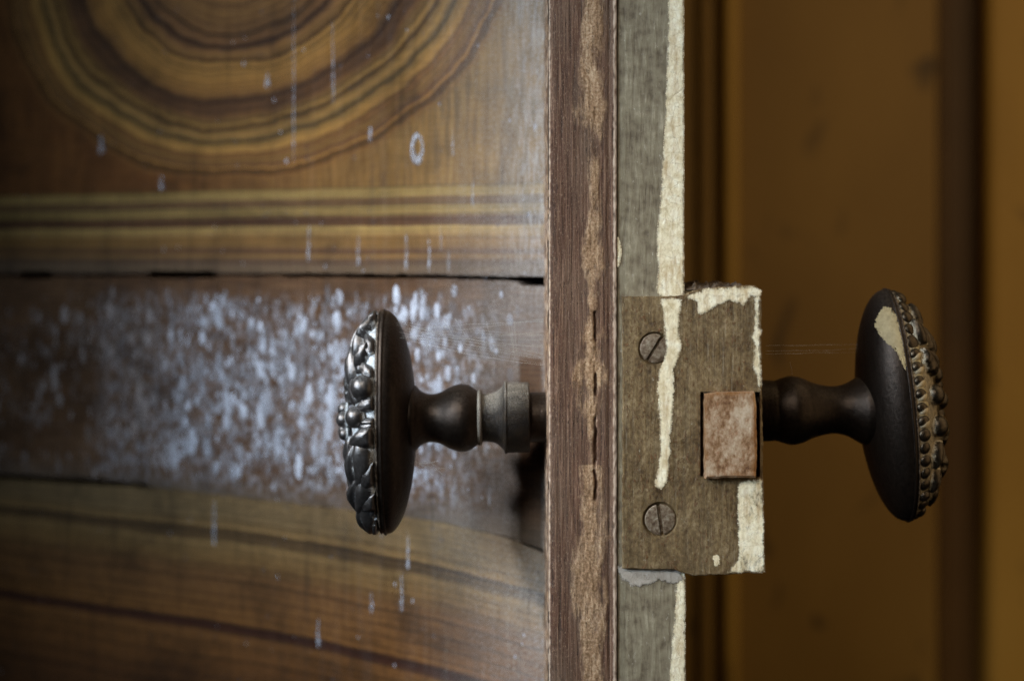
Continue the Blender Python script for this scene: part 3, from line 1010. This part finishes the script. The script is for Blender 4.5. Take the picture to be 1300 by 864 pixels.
def knob_body(name, A, B, Hb, Hf, rim, mat, loc, rot, ground):
    V, Fc = [], []
    ellips(V, Fc, A, B, Hb, -1, -rim)
    o = mesh_obj(name, V, Fc, mat, None, True, {'dust': [0.0]*len(V)})
    o.parent = door
    o.matrix_parent_inverse = Matrix.Translation(-door.location)
    o.location = Vector(loc)*MM
    o.rotation_euler = rot
    # rim band with a small lip
    V, Fc, du = [], [], []
    nt = 96
    prof = [(-rim-.25, .985), (-rim+.15, 1.012), (-rim*.6, 1.012), (-rim*.5, .995), (-rim*.3, .995), (-.1, 1.004), (.35, .985), (.55, .94)]
    for (x, q) in prof:
        for k in range(nt):
            t = 2*math.pi*k/nt
            V.append((x, A*q*math.cos(t), B*q*math.sin(t))); du.append(.55 if x > -.2 else .12)
    for i in range(len(prof)-1):
        for k in range(nt):
            Fc.append((i*nt+k, i*nt+(k+1) % nt, (i+1)*nt+(k+1) % nt, (i+1)*nt+k))
    r_ = mesh_obj('rim', V, Fc, mat, None, True, {'dust': du}); r_.parent = o
    V, Fc = [], []
    ellips(V, Fc, A*.97, B*.97, Hf, 1, 0.0)
    g = mesh_obj('relief_ground', V, Fc, ground, None, True, {'dust': [.62]*len(V)}); g.parent = o
    return o


# left knob: local +x points away from the door (world -x), local +y towards the camera
YK = 34.0
KS = F/(D+YK)                                               # pixels per mm at the knobs
pk = P(483, 535.5, YK)
A1, B1, HB1, HF1 = 17.5, 34.6, 9.3, 8.6
left_knob = knob_body('door_knob', A1, B1, HB1, HF1, 1.9, M_BACK, pk, (0, R(.5), R(180)), M_GROUND)
left_knob['label'] = 'dark bronze oval knob carved with shiny berries and leaves'


def lk(kind, px, py, ang, L, W, H, name=None, seed=None, ridges=0, sink=.3, far=False, lift=0.0):
    """place by where the piece shows in the side view"""
    z = (535.5-py)/KS
    h = max(.2, (481-px)/KS-lift)
    f = 1-(z/B1)**2-(min(h, HF1*.97)/HF1)**2
    y = A1*.96*math.sqrt(max(.0, f))
    if far:
        y = -y
    place_ornament(name or kind.replace('lobed', 'leaf').replace('petal', 'leaf'), left_knob, kind, y, z, A1*.97, B1*.97, HF1, 0.0, R(ang), L, W, H, M_BRONZE,
                   seed if seed is not None else px*.37+py*.11, ridges, sink)


for far in (False, True):
    lk('leaf', 468, 411, 14, 9.5, 3.0, 2.6, ridges=1, far=far, lift=.2)
    lk('leaf', 459, 420, -20, 11.0, 3.2, 3.0, ridges=1, far=far, lift=1.4)
    lk('leaf', 470, 436, 30, 8.0, 2.6, 2.2, far=far, lift=.2)
    lk('petal', 460, 450, -26, 9.5, 3.0, 3.0, far=far, lift=.9)
    lk('leaf', 449, 437, 4, 13.5, 3.6, 3.4, far=far, lift=2.4)
    lk('petal', 445, 464, 14, 15.0, 4.0, 3.8, far=far, lift=2.2)
    lk('petal', 470, 468, 40, 7.0, 2.4, 2.0, far=far, lift=.2)
    lk('berry', 464, 487, 0, 4.0, 4.0, 3.8, far=far, lift=.9, sink=.2)
    lk('petal', 451, 495, 35, 10.0, 3.6, 3.2, far=far, lift=1.9)
    lk('petal', 470, 507, 112, 8.5, 2.6, 2.2, far=far, lift=.6)
    lk('berry', 452, 523, 0, 3.4, 3.4, 3.3, far=far, lift=2.2, sink=-.5)
    lk('petal', 466, 547, 112, 11.0, 3.8, 3.4, far=far, lift=1.2, sink=-.2)
    lk('leaf', 471, 531, 95, 8.0, 2.4, 2.0, far=far, lift=.3)
    lk('leaf', 456, 580, 170, 17.5, 6.0, 4.6, far=far, lift=1.8, ridges=1)
    lk('petal', 471, 594, 150, 10.5, 3.4, 3.0, far=far, lift=.6)
    lk('leaf', 457, 619, 148, 15.5, 5.4, 4.4, far=far, lift=1.4, ridges=1)
    lk('petal', 471, 628, 128, 9.0, 3.2, 2.8, far=far, lift=.4)
    lk('leaf', 463, 650, 158, 12.0, 4.0, 3.6, far=far, lift=.7, ridges=1)
    lk('leaf', 470, 664, 140, 8.5, 2.8, 2.4, far=far, lift=.2)
    lk('petal', 446, 600, 188, 13.5, 4.4, 3.8, far=far, lift=2.4)
    lk('petal', 447, 566, 20, 8.5, 3.0, 2.8, far=far, lift=2.2)
rl = random.Random(12)
for k in range(26):                                       # small leaves tucked between the large ones
    z_ = rl.uniform(-.9, .9)*B1
    f_ = math.sqrt(1-(z_/B1)**2)
    y_ = A1*f_*rl.uniform(.45, .93)*rl.choice((1, 1, -1))
    place_ornament('leaf', left_knob, 'petal', y_, z_, A1*.97, B1*.97, HF1, 0, R(rl.uniform(-50, 50)+(180 if z_ < 0 else 0)), rl.uniform(5, 8), rl.uniform(1.5, 2.3), rl.uniform(1.2, 1.8), M_BRONZE, k*1.9, 0, .2)
# crest of the relief (seen in outline)
for y_, z_, r_ in ((3.2, 1.2, 2.6), (-3.2, .6, 2.5), (0, -2.6, 2.3), (0.4, 4.0, 2.4), (4.6, -3.0, 2.0), (-4.4, -3.0, 2.0)):
    place_ornament('berry', left_knob, 'berry', y_, z_, A1*.97, B1*.97, HF1, 0, 0, r_, r_, r_, M_BRONZE, sink=-1.7)
for z_, a_, L_, W_, H_ in ((13, 5, 14, 3.6, 3.0), (21, -8, 11, 3.2, 2.6), (27, 8, 9, 2.6, 2.2), (9, -20, 9, 3.0, 2.6), (-10, 172, 13, 3.6, 3.2), (-18, 186, 12, 3.6, 3.0), (-25, 174, 10, 3.0, 2.4), (-30, 182, 7, 2.2, 1.8)):
    place_ornament('leaf', left_knob, 'leaf', .8, z_, A1*.97, B1*.97, HF1, 0, R(a_), L_, W_, H_, M_BRONZE, z_*.7, 1, .2)

# shank and collar of the left knob (local x runs back to the door: negative)
def shank_part(name, knob, pts, x_ref, sgn, mat, yk_mm, dust=None, n=6, smooth=True):
    """pts: (px, radius px) along the shaft"""
    prof = [(-(px-x_ref)*sgn/KS, r/KS) for px, r in pts]
    prof = smoothprof(prof, n) if smooth else prof
    V, Fc = lathe(prof, 72)
    V = [(a, b, c) for a, b, c in V]
    du = [(dust or 0.0)]*len(V)
    o = mesh_obj(name, V, Fc, mat, None, True, {'dust': du})
    o.parent = knob
    o.location = (0, 0, yk_mm*MM)
    m = o.modifiers.new('edges', 'EDGE_SPLIT'); m.split_angle = R(50)
    return o


dz = (535.5-531)/KS
shank_part('shank', left_knob, [(505, 45), (519, 44.5), (526, 43), (533, 36), (541, 31.5), (551, 30.5), (560, 33), (570, 38.5), (580, 42), (588, 42.8), (596, 41), (603, 36.5), (607, 33.5)], 483, 1, M_BACK, dz)
shank_part('bead_ring', left_knob, [(605.5, 30), (606.5, 34), (609, 35.5), (611.5, 34), (612.5, 30)], 483, 1, M_COLLAR, dz, .9, 3)
shank_part('collar', left_knob, [(610, 31), (616, 30.5), (624, 31), (631, 33.5), (637, 38.5), (640.5, 43)], 483, 1, M_COLLAR, dz, .0)
shank_part('collar_ring', left_knob, [(639.5, 42), (640.5, 45), (642.5, 46), (644, 45), (644, 44.6), (670.5, 44.2), (672, 43), (672.5, 38), (672.5, 20)], 483, 1, M_COLLAR, dz, .0, 1, False)
shank_part('spindle', left_knob, [(670, 31.5), (684, 31.5), (696, 31.5), (700, 31)], 483, 1, M_BACK, dz)

# right knob: local +x = world +x; near side is local -y
pk2 = P(1142, 513.5, YK)
A2, B2, HB2, HF2 = 18.0, 36.0, 11.2, 10.2
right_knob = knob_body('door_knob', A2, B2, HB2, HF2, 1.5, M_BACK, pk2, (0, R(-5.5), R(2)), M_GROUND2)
right_knob['label'] = 'dark brown oval knob with beaded rim and a patch of ochre paint'
M_OLDP = mat_simple('old_ochre_paint_patch', (.22, .16, .075), (.38, .285, .145), .5, .7, .25)
NB = 41
_t = [2*math.pi*k/2000 for k in range(2001)]
_c = [0.0]
for k in range(2000):
    _c.append(_c[-1]+math.hypot(A2*(math.cos(_t[k+1])-math.cos(_t[k])), B2*(math.sin(_t[k+1])-math.sin(_t[k]))))
for k in range(NB):
    tgt = _c[-1]*(k+.4)/NB
    t = _t[next(i for i, c in enumerate(_c) if c >= tgt)]
    y_, z_ = .935*A2*math.cos(t), .955*B2*math.sin(t)
    jr = random.Random(k*7+1)
    rb = 2.15*jr.uniform(.86, 1.1)
    V, Fc, du = ornament('berry', rb*jr.uniform(.85, 1.1), rb, 1.5*jr.uniform(.65, 1.05))
    nrm = Vector((.42, math.cos(t)*1.0, math.sin(t)*.5)).normalized()
    tx = nrm.orthogonal().normalized(); ty = nrm.cross(tx)
    c = Vector((2.2, y_, z_))
    V = [c+tx*a+ty*b+nrm*(d-.55) for a, b, d in V]
    painted = y_ < 0 and -4 < z_ < 20
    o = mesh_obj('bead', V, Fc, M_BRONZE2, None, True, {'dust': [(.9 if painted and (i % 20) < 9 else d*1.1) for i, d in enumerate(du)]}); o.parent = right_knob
rr = random.Random(5)
for y_, z_, k_, a_, L_, W_, H_ in [(-11, 22, 'leaf', 10, 9, 3.0, 2.6), (-6, 27, 'leaf', -10, 8, 2.6, 2.2), (-12, 13, 'lobed', 25, 10, 3.4, 3.0), (-5, 18, 'lobed', 0, 10, 3.4, 3.0), (-12.5, 3.5, 'berry', 0, 3.2, 3.2, 2.8),
                                     (-7, 9, 'berry', 0, 3.0, 2.6, 2.6), (-5, 1, 'berry', 0, 3.3, 3.0, 3.2), (-12, -6, 'berry', 0, 3.4, 3.6, 3.0), (-6, -8, 'lobed', 170, 10, 3.4, 3.2), (-12, -14, 'leaf', 160, 9, 3.0, 2.8),
                                     (-6, -18, 'lobed', 180, 10, 3.4, 3.0), (-10, -22, 'leaf', 165, 8, 2.6, 2.4), (-5, -27, 'leaf', 180, 8, 2.6, 2.2), (0, 12, 'lobed', 0, 11, 3.2, 2.8), (0, -13, 'lobed', 180, 11, 3.2, 2.8), (0, 5, 'berry', 0, 3.0, 3.0, 3.2), (0, -4, 'berry', 0, 3, 3, 3)]:
    for sg in ((1, -1) if y_ else (1,)):
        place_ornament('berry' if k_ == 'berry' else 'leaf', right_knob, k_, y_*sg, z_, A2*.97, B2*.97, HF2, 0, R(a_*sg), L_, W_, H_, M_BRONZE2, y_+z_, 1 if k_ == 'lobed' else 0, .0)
dz2 = (513.5-519)/KS
sh = shank_part('shank', right_knob, [(930, 39), (972, 38.5), (982, 38), (992, 41), (1003, 43.5), (1016, 41), (1030, 35), (1046, 31), (1060, 30), (1074, 33.5), (1086, 40), (1094, 44), (1110, 46)], 1142, -1, M_BACK, dz2)
sh.rotation_euler = (0, R(5.0), 0)
# ochre paint left on its back: a patch that follows the curve of the dome, and a tail along the beads
rot_inv = right_knob.rotation_euler.to_matrix().inverted()


def dome_hit(px, py):
    """ray of the camera against the back dome of the right knob, in knob space (mm)"""
    o_ = rot_inv @ (Vector((0, -D, 0))-Vector(pk2)); d_ = rot_inv @ Vector(((px-HX)/F, 1, (HY-py)/F))
    o_ = o_+Vector((1.5, 0, 0))
    S = Vector((1/(HB2+.22), 1/(A2*1.012), 1/(B2*1.007)))
    oo = Vector((o_.x*S.x, o_.y*S.y, o_.z*S.z)); dd_ = Vector((d_.x*S.x, d_.y*S.y, d_.z*S.z))
    a, b, c = dd_.dot(dd_), 2*oo.dot(dd_), oo.dot(oo)-1
    di = b*b-4*a*c
    if di < 0:
        return None
    h = o_+d_*((-b-math.sqrt(di))/(2*a))
    return h-Vector((1.5, 0, 0)) if h.x < .1 else None


def dome_patch(outl, seed):
    sm = roughen([Vector(p) for p in outl], 1.0, 0.0, seed)
    ro = roughen([Vector(p) for p in outl], 1.0, 2.2, seed)
    cen = sum(ro, Vector((0, 0)))/len(ro)
    grid, Fc, n, nr = [dome_hit(*cen)], [], len(ro), 8
    for p, ps in zip(ro, sm):
        f = 1.0
        while f > .05 and (dome_hit(*cen.lerp(p, f)) is None or dome_hit(*cen.lerp(ps, f)) is None):
            f -= .04
        for r_ in range(1, nr+1):
            grid.append(dome_hit(*cen.lerp(ps.lerp(p, (r_/nr)**3), f*r_/nr)) or grid[0])
    for k in range(n):
        a, b = 1+k*nr, 1+((k+1) % n)*nr
        Fc.append((0, a, b))
        for r_ in range(nr-1):
            Fc.append((a+r_, a+r_+1, b+r_+1, b+r_))
    o = mesh_obj('paint_patch', grid, Fc, M_OLDP, None, True); o.parent = right_knob


dome_patch([(1121, 389), (1131, 391), (1139, 402), (1142, 420), (1147, 434), (1152, 448), (1150, 470), (1146, 462), (1138, 446), (1125, 434), (1116, 424), (1110, 412), (1114, 400)], 3.0)

V, Fc = [], []
nz_, nq = 60, 8
for i in range(nz_+1):
    z = 21.5-27.0*i/nz_
    wq = max(.02, .085*(.45+.9*abs(fbm(z*.3, 4, 1, 4)))*min(1, (nz_-i)/14+.1))
    for k in range(nq+1):
        q = .992-wq*k/nq
        yy = q*q-(z/(B2*.97))**2
        V.append((HF2*math.sqrt(1-q*q)+.22+.12*fbm(z, k, 3, 3), -A2*.97*math.sqrt(max(0, yy)), z))
for i in range(nz_):
    for k in range(nq):
        a = i*(nq+1)+k
        Fc.append((a, a+1, a+nq+2, a+nq+1))
o = mesh_obj('paint_patch', V, Fc, M_OLDP, None, True); o.parent = right_knob

# ------------------------------------------------------------------ the ochre panelling of the dark room behind
YB = 430.0
wallp = thing('ochre_panelling', 'ochre-painted wooden panelling with upright mouldings in the dark room beyond the lock', 'wood panelling', (260, YB+10, -300))


def bgx(px, y=YB):
    return (px-HX)*(D+y)/F


def slat(name, p0, p1, y0, y1, mat, bev=3.0):
    return box(name, (bgx(p0), y0, -300), (bgx(p1), y1, 260), mat, wallp, bev, 3)


slat('stile', 500, 884, YB-4, YB+30, M_OCHRE, 2)
slat('moulding', 884.6, 904, YB-10, YB+30, M_OCHRE, 4)
slat('moulding', 913, 935, YB-13, YB+28, M_OCHRE2, 4.4)
slat('fielded_panel', 935.5, 1189, YB-2, YB+20, M_OCHRE, 1.5)
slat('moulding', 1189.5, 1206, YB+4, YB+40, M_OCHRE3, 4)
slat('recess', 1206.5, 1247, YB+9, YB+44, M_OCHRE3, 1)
slat('stile', 1247.5, 1900, YB-6, YB+40, M_OCHRE2, 6)
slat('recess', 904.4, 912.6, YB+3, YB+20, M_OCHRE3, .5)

# ------------------------------------------------------------------ cobwebs
def cobweb(label, lines, r=.035, sag=.0):
    V, Fc = [], []
    for a, b, sg in lines:
        a, b = Vector(a), Vector(b)
        n = 18
        base = len(V)
        d = (b-a).normalized()
        s = d.cross(Vector((0, 1, 0))).normalized() if abs(d.y) < .9 else Vector((1, 0, 0))
        t = d.cross(s)
        for i in range(n+1):
            f = i/n
            p = a.lerp(b, f)
            p.z -= sg*4*f*(1-f)
            p += Vector((fbm(f*5, a.z, 1, 3), fbm(f*5, a.z, 6, 3), fbm(f*5, a.z, 3, 3)))*.35*math.sin(math.pi*f)
            rr_ = r*(1+1.2*max(0, fbm(f*14, a.x, 4, 2)))
            for k in range(4):
                V.append(p+(s*math.cos(k*math.pi/2)+t*math.sin(k*math.pi/2))*rr_)
        for i in range(n):
            for k in range(4):
                Fc.append((base+i*4+k, base+i*4+(k+1) % 4, base+(i+1)*4+(k+1) % 4, base+(i+1)*4+k))
    o = mesh_obj('cobweb', V, Fc, M_WEB)
    o['label'] = label; o['category'] = 'cobweb'; o['group'] = 'cobwebs on the door furniture'
    return o


rw = random.Random(3)
L = []
for k in range(16):
    f = k/15
    L.append((P(508+rw.uniform(-6, 6), 408+f*22, YK-8+rw.uniform(-6, 6)), P(690, 402+rw.uniform(0, 62), 28+rw.uniform(-10, 10)), rw.uniform(-.8, 1.4)))
for k in range(7):
    a = rw.uniform(540, 660)
    L.append((P(a, 405+rw.uniform(-2, 6), 28), P(a+rw.uniform(-25, 40), 425+rw.uniform(0, 30), 28), .1))
cobweb('dusty cobweb stretched from the brighter knob to the brown door edge', L, .022)
L = []
for k in range(12):
    a = rw.uniform(522, 560)
    L.append((P(a-4, 585+rw.uniform(-4, 8), 26), P(a+rw.uniform(8, 26), 592+rw.uniform(-8, 14), 26), rw.uniform(.0, 1.2)))
cobweb('small torn cobweb hanging under the shank of the brighter knob', L, .022)
L = []
for k in range(3):
    L.append((P(972, 440+k*4.0+rw.uniform(-2, 2), 20), P(1092, 437+k*5, 34), rw.uniform(-.3, .5)))
L.append((P(1006, 476, 30), P(1003, 459, 30), 0))
cobweb('thin cobweb threads between the rim lock and the shaded beaded knob', L, .02)
